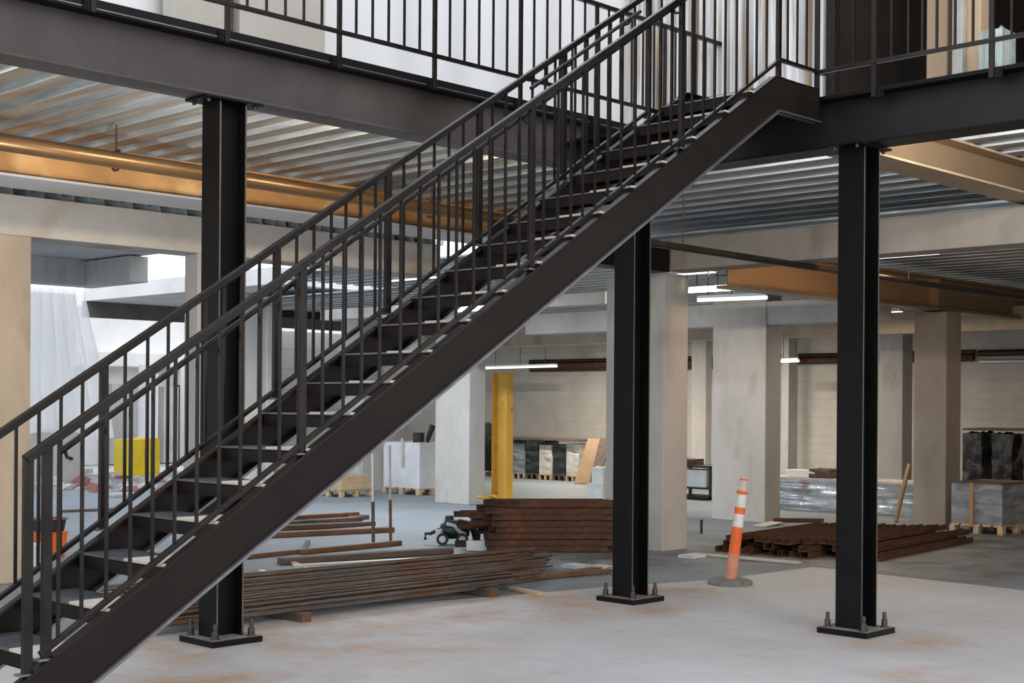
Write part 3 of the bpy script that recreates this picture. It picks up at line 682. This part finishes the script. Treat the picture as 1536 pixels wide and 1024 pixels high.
# ------------------------------------------------------------------ wrapped pallets and stacks
def pallet(t, x0, x1, y0, y1, z=0.0, mat='wood'):
    o = MB()
    for i in range(5):
        y = y0 + (y1 - y0) * (i + .5) / 5; o.box(x0, x1, y - (y1 - y0) * .075, y + (y1 - y0) * .075, z + .11, z + .135)
    pl = o.build('pallet_deck', mat, t)
    for fx in (0, .45, .9):
        for fy in (0, .45, .9):
            a, b = x0 + (x1 - x0) * fx, y0 + (y1 - y0) * fy
            box(a, a + (x1 - x0) * .1, b, b + (y1 - y0) * .1, z, z + .11).build('pallet_block', mat, t)
# white wrapped pallet
p = onz(629, 743); yl = onx(573, 740, p.x).y
t = thing('wrapped_pallet', 'white plastic-wrapped pallet load left of the pale concrete column', 'pallet load', (p.x + .4, (p.y + yl) / 2, 0))
pallet(t, p.x, p.x + .8, p.y, yl)
zt = onx(629, 664, p.x).z
lumpy(p.x + .02, p.x + .78, p.y + .02, yl - .02, .135, zt).build('wrapped_load', 'wrap', t)
MB().bar((p.x - .01, (p.y * .55 + yl * .45), zt - .5), (p.x - .01, (p.y * .55 + yl * .45), zt + .08), .06, .02, (1, 0, 0)).build('strap', 'sack', t)
WP = (p.x, p.y, zt)
t = tag(MB().tube([(WP[0] + .2, WP[1] + .25, WP[2]), (WP[0] + .2, WP[1] + .25, WP[2] + .2)], .12, 12).build('bucket', 'black'), 'black bucket on top of the white wrapped pallet load', 'bucket')
t = tag(MB().tube([(WP[0] + .25, WP[1] - .0 + .05, WP[2]), (WP[0] + .25, WP[1] + .02, WP[2] + .1), (WP[0] + .28, WP[1] - .08, WP[2] + .35)], [.03, .05, .06], 8).build('hand_tool', 'black'), 'black tool leaning on top of the white wrapped pallet load', 'tool')
# timber crate left of it
p = onz(512, 746)
t = thing('timber_crate', 'tan timber crate under the stair stringer, left of the concrete column', 'crate', tuple(p))
pallet(t, p.x, p.x + .8, p.y, p.y + .9); box(p.x, p.x + .8, p.y, p.y + .9, .135, .42).build('crate_body', 'wood', t, .01)
# stacks by the far wall
labs = ['tallest dark wrapped stack by the far wall, behind the yellow post', 'wrapped stack by the far wall just right of the yellow post', 'second wrapped stack right of the yellow post at the far wall', 'dark wrapped stack in the middle of the far-wall row', 'pale-fronted sack stack in the far-wall row', 'dark low stack near the leaning boards', 'pale sack stack next to the leaning boards']
for i, px in enumerate((716, 756, 777, 797, 817, 838, 858)):
    q = onx(px, 716, 25.0); hgt = (1.35, .92, .86, .95, .85, .82, .9)[i]
    t = thing('sack_stack', labs[i], 'stack', (25.4, q.y, 0), 'stacks along the far wall'); hw = .205
    pallet(t, 25.0, 25.8, q.y - hw, q.y + hw, 0, 'darkwood' if i % 2 else 'wood')
    for k in range(3):
        lumpy(25.02, 25.78, q.y - hw, q.y + hw, .135 + k * (hgt - .135) / 3, .135 + (k + 1) * (hgt - .135) / 3, .03, 4).build('sack_layer', ('darkwrap', 'sack', 'greywrap', 'darkwrap', 'sack', 'darkwrap', 'sack')[i], t)
tag(box(24.9, 25.9, onx(870, 700, 25).y, onx(735, 700, 25).y, .96, 1.0).build('timber_board', 'darkwood', None, .005), 'long dark board lying across the row of stacks at the far wall', 'board')
# leaning boards
for i, (xa, xb, xt) in enumerate(((862, 884, 885), (884, 898, 903))):
    X = 24.3 - i * .02
    A = onx(xa, 727, X); B = onx(xb, 729, X); T0 = onx(xt - 2, 658, X + .5); T1 = onx(xt + 20 - i * 6, 658, X + .5)
    n1 = (Vector(B) - Vector(A)).cross(Vector(T0) - Vector(A)).normalized() * .03
    A.z = max(A.z, 0); B.z = max(B.z, 0)
    m = MB().add([A, B, T1, T0, A + n1, B + n1, T1 + n1, T0 + n1], [(0, 1, 2, 3), (7, 6, 5, 4), (0, 4, 5, 1), (1, 5, 6, 2), (2, 6, 7, 3), (3, 7, 4, 0)])
    o = m.build('leaning_board', 'brownboard' if not i else 'darkwood')
    tag(o, ('wide brown board with dark slots leaning by the white sack', 'darker board leaning behind the wide brown board')[i], 'board')
    if not i:
        mm = MB(); c0 = A.lerp(B, .5) - n1 * .15; c1 = T0.lerp(T1, .5) - n1 * .15
        for a_, b_ in ((.28, .45), (.52, .68), (.74, .9)): mm.bar(c0.lerp(c1, a_), c0.lerp(c1, b_), .05, .01, n1)
        w = mm.build('slot', 'black', o)
# white sack beside column
p = onz(898, 754)
t = tag(lumpy(p.x, p.x + .4, p.y - .1, p.y + .28, 0, .36, .03, 4).add(lumpy(p.x + .03, p.x + .38, p.y - .08, p.y + .2, .34, .66, .03, 4).v, lumpy(0, 1, 0, 1, 0, 1, 0, 4).f, True).build('sack', 'palewhite'), 'pale blue-white sack standing against the concrete column, left of the middle steel column', 'sack')
# silver sheeted row
A = onz(1366, 776); 
t = thing('sheeted_stack', 'long low stack under silver plastic sheeting behind the broad concrete column', 'stack', (21.4, 12.6, 0))
zt = onx(1250, 722, 21.4).z
lumpy(21.4, 22.3, 10.7, 14.4, 0, zt, .05, 14).build('silver_sheet', 'foil', t)
box(21.38, 22.32, 10.7, 14.4, zt, zt + .04).build('top_board', 'sack', t)
q = onx(1205, 717, 21.6)
tt = tag(MB().prism([(-.25, .002), (.25, .002), (.33, .13), (-.33, .13)], (21.5, q.y, zt + .04), (0, 1, 0), (0, 0, 1), (.35, 0, 0)).build('tray', 'white', None, .01), 'white tray on the silver sheeted stack', 'tray')
q = onx(1234, 717, 21.6)
tag(lumpy(21.5, 21.95, q.y - .22, q.y + .22, zt + .04, zt + .2, .05, 4).build('dark_bundle', 'darkwood'), 'dark bundle lying right of the white tray', 'bundle')
# black rack with white box
p = onz(1066, 750); 
t = thing('storage_rack', 'black rack with a pale box on it, seen between the two big concrete columns', 'rack', (p.x, p.y + .4, 0))
for z in (.02, .62): box(p.x, p.x + .6, p.y, p.y + .95, z, z + .04).build('shelf', 'black', t)
for y in (p.y, p.y + .9):
    for x in (p.x, p.x + .55): box(x, x + .05, y, y + .05, 0, .64).build('leg', 'black', t)
tag(box(p.x - .02, p.x + .5, p.y + .1, p.y + .9, .24, .58).build('box', 'palewhite', None, .01), 'pale box inside the black rack', 'box')
box(p.x, p.x + .6, p.y + .05, p.y + .92, .20, .24).build('shelf', 'black', t)
tag(lumpy(p.x + .05, p.x + .45, p.y + .5, p.y + .9, .66, .78, .02, 4).build('dark_bundle', 'darkwood'), 'dark bundle lying on top of the black rack', 'bundle')
# leaning stick
tag(MB().tube([onz(1344, 783), onz(1344, 783).lerp(onx(1353, 740, 20.5), 1.0), onx(1364, 697, 21.0)], [.03, .04, .035], 7).build('wooden_stick', 'brownboard'), 'bent wooden stick leaning against the right-hand concrete column', 'stick')
# strapped pallet at right
p = onz(1504, 803); yl = onx(1424, 797, p.x).y
t = thing('wrapped_pallet', 'grey plastic-wrapped pallet load with a brown strap at the right edge', 'pallet load', (p.x + .5, (p.y + yl) / 2, 0))
pallet(t, p.x, p.x + 1.1, p.y, yl)
zt = onx(1500, 728, p.x).z; zm = (.135 + zt) / 2
for a_, b_ in ((.135, zm), (zm, zt)): lumpy(p.x + .02, p.x + 1.08, p.y + .02, yl - .02, a_, b_, .035, 7).build('wrapped_layer', 'greywrap', t)
ys = onx(1458, 760, p.x).y
MB().box(p.x - .03, p.x - .015, ys - .03, ys + .03, .1, zt + .02).build('strap', 'strap', t)
box(p.x + .02, p.x + 1.08, p.y + .03, yl - .03, zt, zt + .03).build('top_board', 'darkwood', t)
for i, (xa, xb) in enumerate(((1436, 1478), (1480, 1524), (1526, 1580))):
    y1 = onx(xa, 700, 24).y; y0 = onx(xb, 700, 24).y
    t = thing('wrapped_pallet', ('black-wrapped stack against the back wall, leftmost behind the strapped pallet', 'black-wrapped stack against the back wall, second behind the strapped pallet', 'black-wrapped stack against the back wall at the right edge')[i], 'pallet load', (24.5, (y0 + y1) / 2, 0), 'black wrapped stacks behind the strapped pallet')
    pallet(t, 24, 25, y0 + .09, y1 - .09, 0, 'darkwood')
    for k in range(2): lumpy(24.02, 24.98, y0 + .09, y1 - .09, .135 + k * .62, .135 + (k + 1) * .62, .05, 6).build('wrapped_layer', 'darkwrap', t)
tag(box(23.95, 25.0, onx(1540, 700, 24).y, onx(1445, 700, 24).y, 1.43, 1.47).build('timber_board', 'darkwood', None, .01), 'dark board lying across the black-wrapped stacks', 'board')

# ------------------------------------------------------------------ UPPER FLOOR background
o = MB(); yS = 10.3; nseg = 90; vs = []
xs = [2 + (13.6 - 2) * i / nseg for i in range(nseg + 1)]
for x in xs:
    w = yS + .03 * math.sin(x * 9) + .02 * math.sin(x * 23)
    vs += [(x, w, 4.68), (x, w, 8.6)]
o.add(vs, [(2 * i, 2 * i + 2, 2 * i + 3, 2 * i + 1) for i in range(nseg)], True)
tag(o.build('plastic_sheeting', 'whitesheet'), 'white sheeting hung behind the upper left railing', 'sheeting')
x0, x1 = ony(253, 30, 10.1).x, ony(334, 30, 10.1).x
tag(box(x0, x1, 10.0, 10.2, 4.68, 8.6).build('wall_panel', 'pier', None, .01), 'narrow beige wall panel behind the upper left railing, left of a dark gap', 'wall panel')
x2, x3 = ony(350, 30, 10.1).x, ony(478, 30, 10.1).x
tag(box(x2, x3, 10.0, 10.2, 4.68, 8.6).build('wall_panel', 'pier', None, .01), 'wider beige wall panel behind the upper left railing, right of a dark gap', 'wall panel')
tag(box(x1, x2, 10.1, 10.2, 4.68, 8.6).build('gap_shade', 'darkwood'), 'dark strip standing for the shaded gap between the two beige wall panels', 'board')  # dark strip painted in for the shade of the gap
# striped vertical cladding behind the stair head
XS = 12.4; ya, yb_ = onx(958, 100, XS).y, onx(1243, 100, XS).y
stm = bpy.data.materials.new('striped cladding'); stm.use_nodes = True
N = stm.node_tree.nodes; L = stm.node_tree.links
g = N.new('ShaderNodeNewGeometry'); sx = N.new('ShaderNodeSeparateXYZ'); L.new(g.outputs['Position'], sx.inputs[0])
cb = N.new('ShaderNodeCombineXYZ'); L.new(sx.outputs['Y'], cb.inputs[0])
zz = N.new('ShaderNodeMath'); zz.operation = 'MULTIPLY'; L.new(sx.outputs['Z'], zz.inputs[0]); zz.inputs[1].default_value = .02; L.new(zz.outputs[0], cb.inputs[1])
nz = N.new('ShaderNodeTexNoise'); nz.inputs['Scale'].default_value = 7.5; nz.inputs['Detail'].default_value = 2.5; nz.inputs['Roughness'].default_value = .75; L.new(cb.outputs[0], nz.inputs['Vector'])
rp = N.new('ShaderNodeValToRGB'); rp.color_ramp.elements[0].position = .32; rp.color_ramp.elements[0].color = (.16, .12, .09, 1); rp.color_ramp.elements[1].position = .66; rp.color_ramp.elements[1].color = (.80, .82, .85, 1)
for ps, c in ((.42, (.42, .33, .24, 1)), (.47, (.55, .55, .56, 1)), (.52, (.80, .81, .80, 1)), (.57, (.62, .55, .47, 1)), (.61, (.83, .84, .85, 1))):
    q = rp.color_ramp.elements.new(ps); q.color = c
L.new(nz.outputs['Fac'], rp.inputs['Fac']); L.new(rp.outputs[0], N['Principled BSDF'].inputs['Base Color']); N['Principled BSDF'].inputs['Roughness'].default_value = .4
o = MB(); vs = []; nf = 120
for i in range(nf + 1):
    y = yb_ + (ya + .6 - yb_) * i / nf; x = XS + (.03 if i % 4 < 2 else -.02)
    vs += [(x, y, 4.43), (x, y, 8.1)]
o.add(vs, [(2 * i, 2 * i + 2, 2 * i + 3, 2 * i + 1) for i in range(nf)])
tag(o.build('cladding_sheet', stm), 'striped cream, grey and brown vertical cladding behind the head of the stair', 'cladding')
tag(box(XS - .06, XS + .06, yb_ - .1, yb_, 4.42, 8.6).build('corner_post', 'rail', None, .004), 'dark corner post at the right end of the striped cladding', 'post')
# dark interior to the right
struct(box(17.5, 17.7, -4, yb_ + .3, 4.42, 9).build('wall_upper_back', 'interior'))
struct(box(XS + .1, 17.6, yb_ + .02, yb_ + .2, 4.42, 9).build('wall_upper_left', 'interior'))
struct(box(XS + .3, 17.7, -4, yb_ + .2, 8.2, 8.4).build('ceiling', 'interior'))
def upc(xa, xb, X, zb, mat, name, lab, cat, thick=.3, zt=8.2):
    y1 = onx(xa, 40, X).y; y0 = onx(xb, 40, X).y
    return tag(box(X, X + thick, y0, y1, zb, zt).build(name, mat, None, .02), lab, cat)
upc(1389, 1421, 13.6, 4.42 + .42, 'tancol', 'hanging_panel', 'tan hanging panel in the dark upper interior', 'panel', .12)
upc(1427, 1444, 13.4, 4.42, 'sack', 'timber_stud', 'pale stud left of the tan column in the upper interior', 'stud', .1)
upc(1446, 1471, 13.5, 4.42, 'tancol', 'tan_column', 'tan column standing behind the upper right railing', 'column', .3)
q = onx(1486, 90, 13.2)
tag(lumpy(13.2, 13.5, q.y - .12, q.y + .12, 4.43, 5.6, .05, 6).build('plastic_bag', 'greenbag'), 'greenish plastic roll standing beside the tan column', 'plastic')

# ------------------------------------------------------------------ OUTDOORS at left
c = ony(128, 390, 22)
t = thing('concrete_beam', 'grey concrete corner beam hanging outside beyond the left opening', 'beam', (c.x, 22, 3.83))
box(-8, c.x, 22, 22.4, 3.83, 4.28).build('long_side', 'conc', t, .01)
box(c.x, c.x + .35, 20.55, 22.4, 3.83, 4.26).build('return_side', 'conc', t, .01)
struct(box(-8, c.x + .3, 19.3, 22.4, 4.28, 4.40).build('ceiling', 'conc'))
fc = ony(126, 451, 30)
t = thing('canopy', 'white-edged flat canopy outside with a dark steel beam beneath', 'canopy', (fc.x, 28, 4.2))
box(fc.x, 32, 22.5, 30.0, 4.19, 4.53).build('fascia_slab', 'white_conc', t, .01)
box(fc.x, 32, 29.9, 30.1, 3.82, 4.19).build('steel_beam', 'greysteel', t)
box(19, 32, 26.0, 26.15, 3.80, 4.19).build('steel_beam', 'interior', t)
tag(box(-30, fc.x - .2, 30, 36, -.03, 4.35).build('parapet', 'white_conc', None, .02), 'pale flat roof edge beyond the hanging plastic sheet', 'roof edge')
# white facade
struct(box(-30, 42, 37, 37.4, 0, 4.6).build('wall_outside', 'white_conc'))
tag(box(13, 42, 36.4, 36.98, 2.85, 3.3).build('parapet', 'white_conc', None, .04), 'pale band running along the white facade outside', 'facade band')
for i, (xa, xb, mat) in enumerate(((162, 205, 'conc'), (206, 214, 'brownboard'), (240, 262, 'conc_beam'), (262, 276, 'interior'))):
    a, b = ony(xa, 640, 36.9).x, ony(xb, 640, 36.9).x
    tag(box(a, b, 36.7, 36.98, 0, (2.35, 2.5, 2.3, 2.35)[i]).build('facade_opening', mat), ('wide grey doorway recess in the white facade outside', 'narrow brown strip beside the grey doorway outside', 'grey-tan panel of the white facade right of the doorway', 'dark narrow opening in the white facade')[i], 'opening')
for i, px in enumerate((222, 284)):
    a = ony(px, 640, 35.5).x
    tag(MB().tube([(a, 35.5, 0), (a, 35.5, 2.9)], .28, 16).build('round_column', 'white_conc'), ('round white column outside behind the yellow bin', 'round white column outside, close to the black column')[i], 'column')
for (xa, xb, lab) in ((366, 386, 'white square column outside, right of the left black column'), (400, 412, 'second white square column outside, further right')):
    a, b = ony(xa, 600, 25).x, ony(xb, 600, 25).x
    tag(box(a, b, 25, 25.4, 0, 4.19).build('white_column', 'white_conc', None, .02), lab, 'column')
a, b = ony(386, 600, 31).x, ony(640, 600, 31).x
M['whiteblock'] = add_courses(mk('white blockwork', (.66, .65, .62), (.78, .77, .74), rough=.85, scale=1, space='P'), .55, .02, .72)
struct(box(a, b, 31, 31.3, 0, 3.8).build('wall_outside', 'whiteblock'))
# low grey wall
q = onz(150, 724)
tag(box(-10, q.x, 29.3, 29.7, -.03, 1.15).build('low_wall', 'conc', None, .02), 'low grey concrete wall outside at the left', 'wall')
# hanging plastic sheet
pm = bpy.data.materials.new('translucent plastic'); pm.use_nodes = True
N = pm.node_tree.nodes; L = pm.node_tree.links; N.remove(N['Principled BSDF'])
tl = N.new('ShaderNodeBsdfTranslucent'); tl.inputs['Color'].default_value = (.95, .96, .97, 1)
df = N.new('ShaderNodeBsdfDiffuse'); df.inputs['Color'].default_value = (.92, .93, .94, 1)
tp = N.new('ShaderNodeBsdfTransparent'); m1 = N.new('ShaderNodeMixShader'); m2 = N.new('ShaderNodeMixShader')
L.new(tl.outputs[0], m1.inputs[1]); L.new(df.outputs[0], m1.inputs[2]); m1.inputs[0].default_value = .5
L.new(m1.outputs[0], m2.inputs[1]); L.new(tp.outputs[0], m2.inputs[2]); m2.inputs[0].default_value = .25
L.new(m2.outputs[0], N['Material Output'].inputs['Surface'])
yP = 22.55; o = MB(); vs = []; na, nb_ = 50, 14
for j in range(nb_ + 1):
    v = j / nb_
    zt_, zb_ = ony(100, 434, yP).z, ony(120, 650, yP).z
    z = zt_ + (zb_ - zt_) * v
    xl = ony(44, 540, yP).x; xr2 = ony(125, 440, yP).x + (ony(172, 600, yP).x - ony(125, 440, yP).x) * v
    for i in range(na + 1):
        u = i / na
        vs.append((xl + (xr2 - xl) * u, yP + (.12 * math.sin(u * 30 + v * 2) + .06 * math.sin(u * 71 - v * 3)) * (.4 + .6 * v), z + .08 * math.sin(u * 5) * v))
o.add(vs, [(j * (na + 1) + i, j * (na + 1) + i + 1, (j + 1) * (na + 1) + i + 1, (j + 1) * (na + 1) + i) for j in range(nb_) for i in range(na)], True)
tag(o.build('plastic_sheet', pm), 'translucent white plastic sheet hanging in folds in the left opening', 'sheeting')
# yellow bin
p = onz(238, 715)
t = thing('waste_bin', 'bright yellow bin outside at the left, seen through the stair railing', 'bin', (p.x, p.y, 0))
yy = p.y; xa = ony(190, 714, yy).x
lumpy(xa, xa + (p.x - xa) * .55, yy, yy + .6, 0.05, .92, .03, 5).build('bin_body', 'yelbag', t)
lumpy(xa + (p.x - xa) * .57, p.x, yy - .05, yy + .6, 0.05, .95, .03, 5).build('bin_body', 'yelbag', t)
# orange container with dark basket, white bucket
p = onz(73, 834)
t = thing('tool_box', 'orange tool box on the floor right of the left concrete column', 'box', tuple(p))
X, Y = p.x, p.y
MB().prism([(0, 0), (.30, 0), (.33, .27), (-.03, .27)], (X - .14, Y - .1, 0), (1, 0, 0), (0, 0, 1), (0, .24, 0)).build('lower_bin', 'orange', t, .01)
bk = tag(MB().prism([(0, 0), (.28, 0), (.31, .14), (-.03, .14)], (X - .13, Y - .09, .295), (1, 0, 0), (0, 0, 1), (0, .22, 0)).build('basket', 'black', None, .01), 'black basket with an orange rim stacked on the orange tool box', 'basket')
box(X - .175, X + .195, Y - .11, Y + .15, .27, .292).build('rim', 'orange', t)
MB().box(X - .17, X + .19, Y - .105, Y - .09, .435, .455).box(X - .17, X + .19, Y + .13, Y + .145, .435, .455).box(X - .17, X - .155, Y - .09, Y + .13, .435, .455).box(X + .175, X + .19, Y - .09, Y + .13, .435, .455).build('rim', 'debrisred', bk)['label'] = 'red rim'
q = onz(54, 848)
t = thing('bucket', 'white bucket beside the orange tool box', 'bucket', tuple(q))
MB().tube([q, q + Vector((0, 0, .24))], [.11, .13], 14).build('body', 'white', t); MB().tube([q + Vector((0, 0, .22)), q + Vector((0, 0, .245))], .138, 14).build('rim', 'white', t)
# rubble outside
for i in range(46):
    px, py = R.uniform(60, 250), R.uniform(706, 738)
    if i > 30: px, py = R.uniform(175, 245), R.uniform(716, 735)
    q = onz(px, py); s_ = R.uniform(.06, .22)
    m = MB(); vs = []
    for (x, y, z) in ((-1, -1, 0), (1, -1, 0), (1, 1, 0), (-1, 1, 0), (-.7, -.6, 1), (.6, -.7, .8), (.7, .6, .9), (-.6, .7, .6)):
        vs.append(q + Vector((x * s_ * R.uniform(.6, 1.2), y * s_ * R.uniform(.6, 1.2), z * s_ * R.uniform(.4, .9))))
    m.add(vs, [(3, 2, 1, 0), (4, 5, 6, 7), (0, 1, 5, 4), (1, 2, 6, 5), (2, 3, 7, 6), (3, 0, 4, 7)])
    tag(m.build('rubble_piece', R.choice(('debris', 'debris', 'debris', 'debrisred', 'palewhite', 'sack', 'darkwood'))), 'small piece of rubble scattered on the floor outside at the left', 'rubble', 'rubble outside at the left')
lay('flat_frame', P2(92, 768), P2(170, 765), .08, .04, 'rod', 'grey bar lying on the outside floor at the left', 'bar')
lay('flat_frame', P2(165, 745), P2(205, 743), .3, .06, 'conc', 'pale slab piece lying outside below the rubble', 'slab')

# ------------------------------------------------------------------ LIGHT
w = bpy.data.worlds.new('sky'); bpy.context.scene.world = w; w.use_nodes = True
N = w.node_tree.nodes; L = w.node_tree.links; bg = N['Background']
tc = N.new('ShaderNodeTexCoord'); sp = N.new('ShaderNodeSeparateXYZ'); L.new(tc.outputs['Generated'], sp.inputs[0])
# overcast sky: pale and bright to the left (+y) and overhead, warmer and dimmer low on the right (-y)
r1 = N.new('ShaderNodeMapRange'); r1.inputs['From Min'].default_value = -1.0; r1.inputs['From Max'].default_value = .6; L.new(sp.outputs['Y'], r1.inputs['Value'])
cr = N.new('ShaderNodeValToRGB'); cr.color_ramp.elements[0].color = (.80, .78, .77, 1); cr.color_ramp.elements[1].color = (1.0, 1.02, 1.06, 1); cr.color_ramp.elements[0].position = .1
L.new(r1.outputs[0], cr.inputs['Fac'])
r2 = N.new('ShaderNodeMapRange'); r2.inputs['From Min'].default_value = .05; r2.inputs['From Max'].default_value = .8; L.new(sp.outputs['Z'], r2.inputs['Value'])
mx = N.new('ShaderNodeMix'); mx.data_type = 'RGBA'; L.new(r2.outputs[0], mx.inputs['Factor']); L.new(cr.outputs[0], mx.inputs['A']); mx.inputs['B'].default_value = (.88, .95, 1.06, 1)
L.new(mx.outputs['Result'], bg.inputs['Color']); bg.inputs['Strength'].default_value = 1.1
sl = bpy.data.lights.new('sun', 'SUN'); so = bpy.data.objects.new('sun', sl); C.objects.link(so)
sl.energy = .3; sl.angle = math.radians(25); sl.color = (1, .85, .66)
so.rotation_euler = Vector((.35, .9, -.42)).to_track_quat('-Z', 'Y').to_euler()
sc = bpy.context.scene
sc.view_settings.view_transform = 'Standard'; sc.view_settings.look = 'None'; sc.view_settings.gamma = 1.0; sc.view_settings.exposure = 0.6;
sc.view_settings.use_curve_mapping = False
sc.cycles.max_bounces = 8; sc.cycles.diffuse_bounces = 5; sc.cycles.use_denoising = True
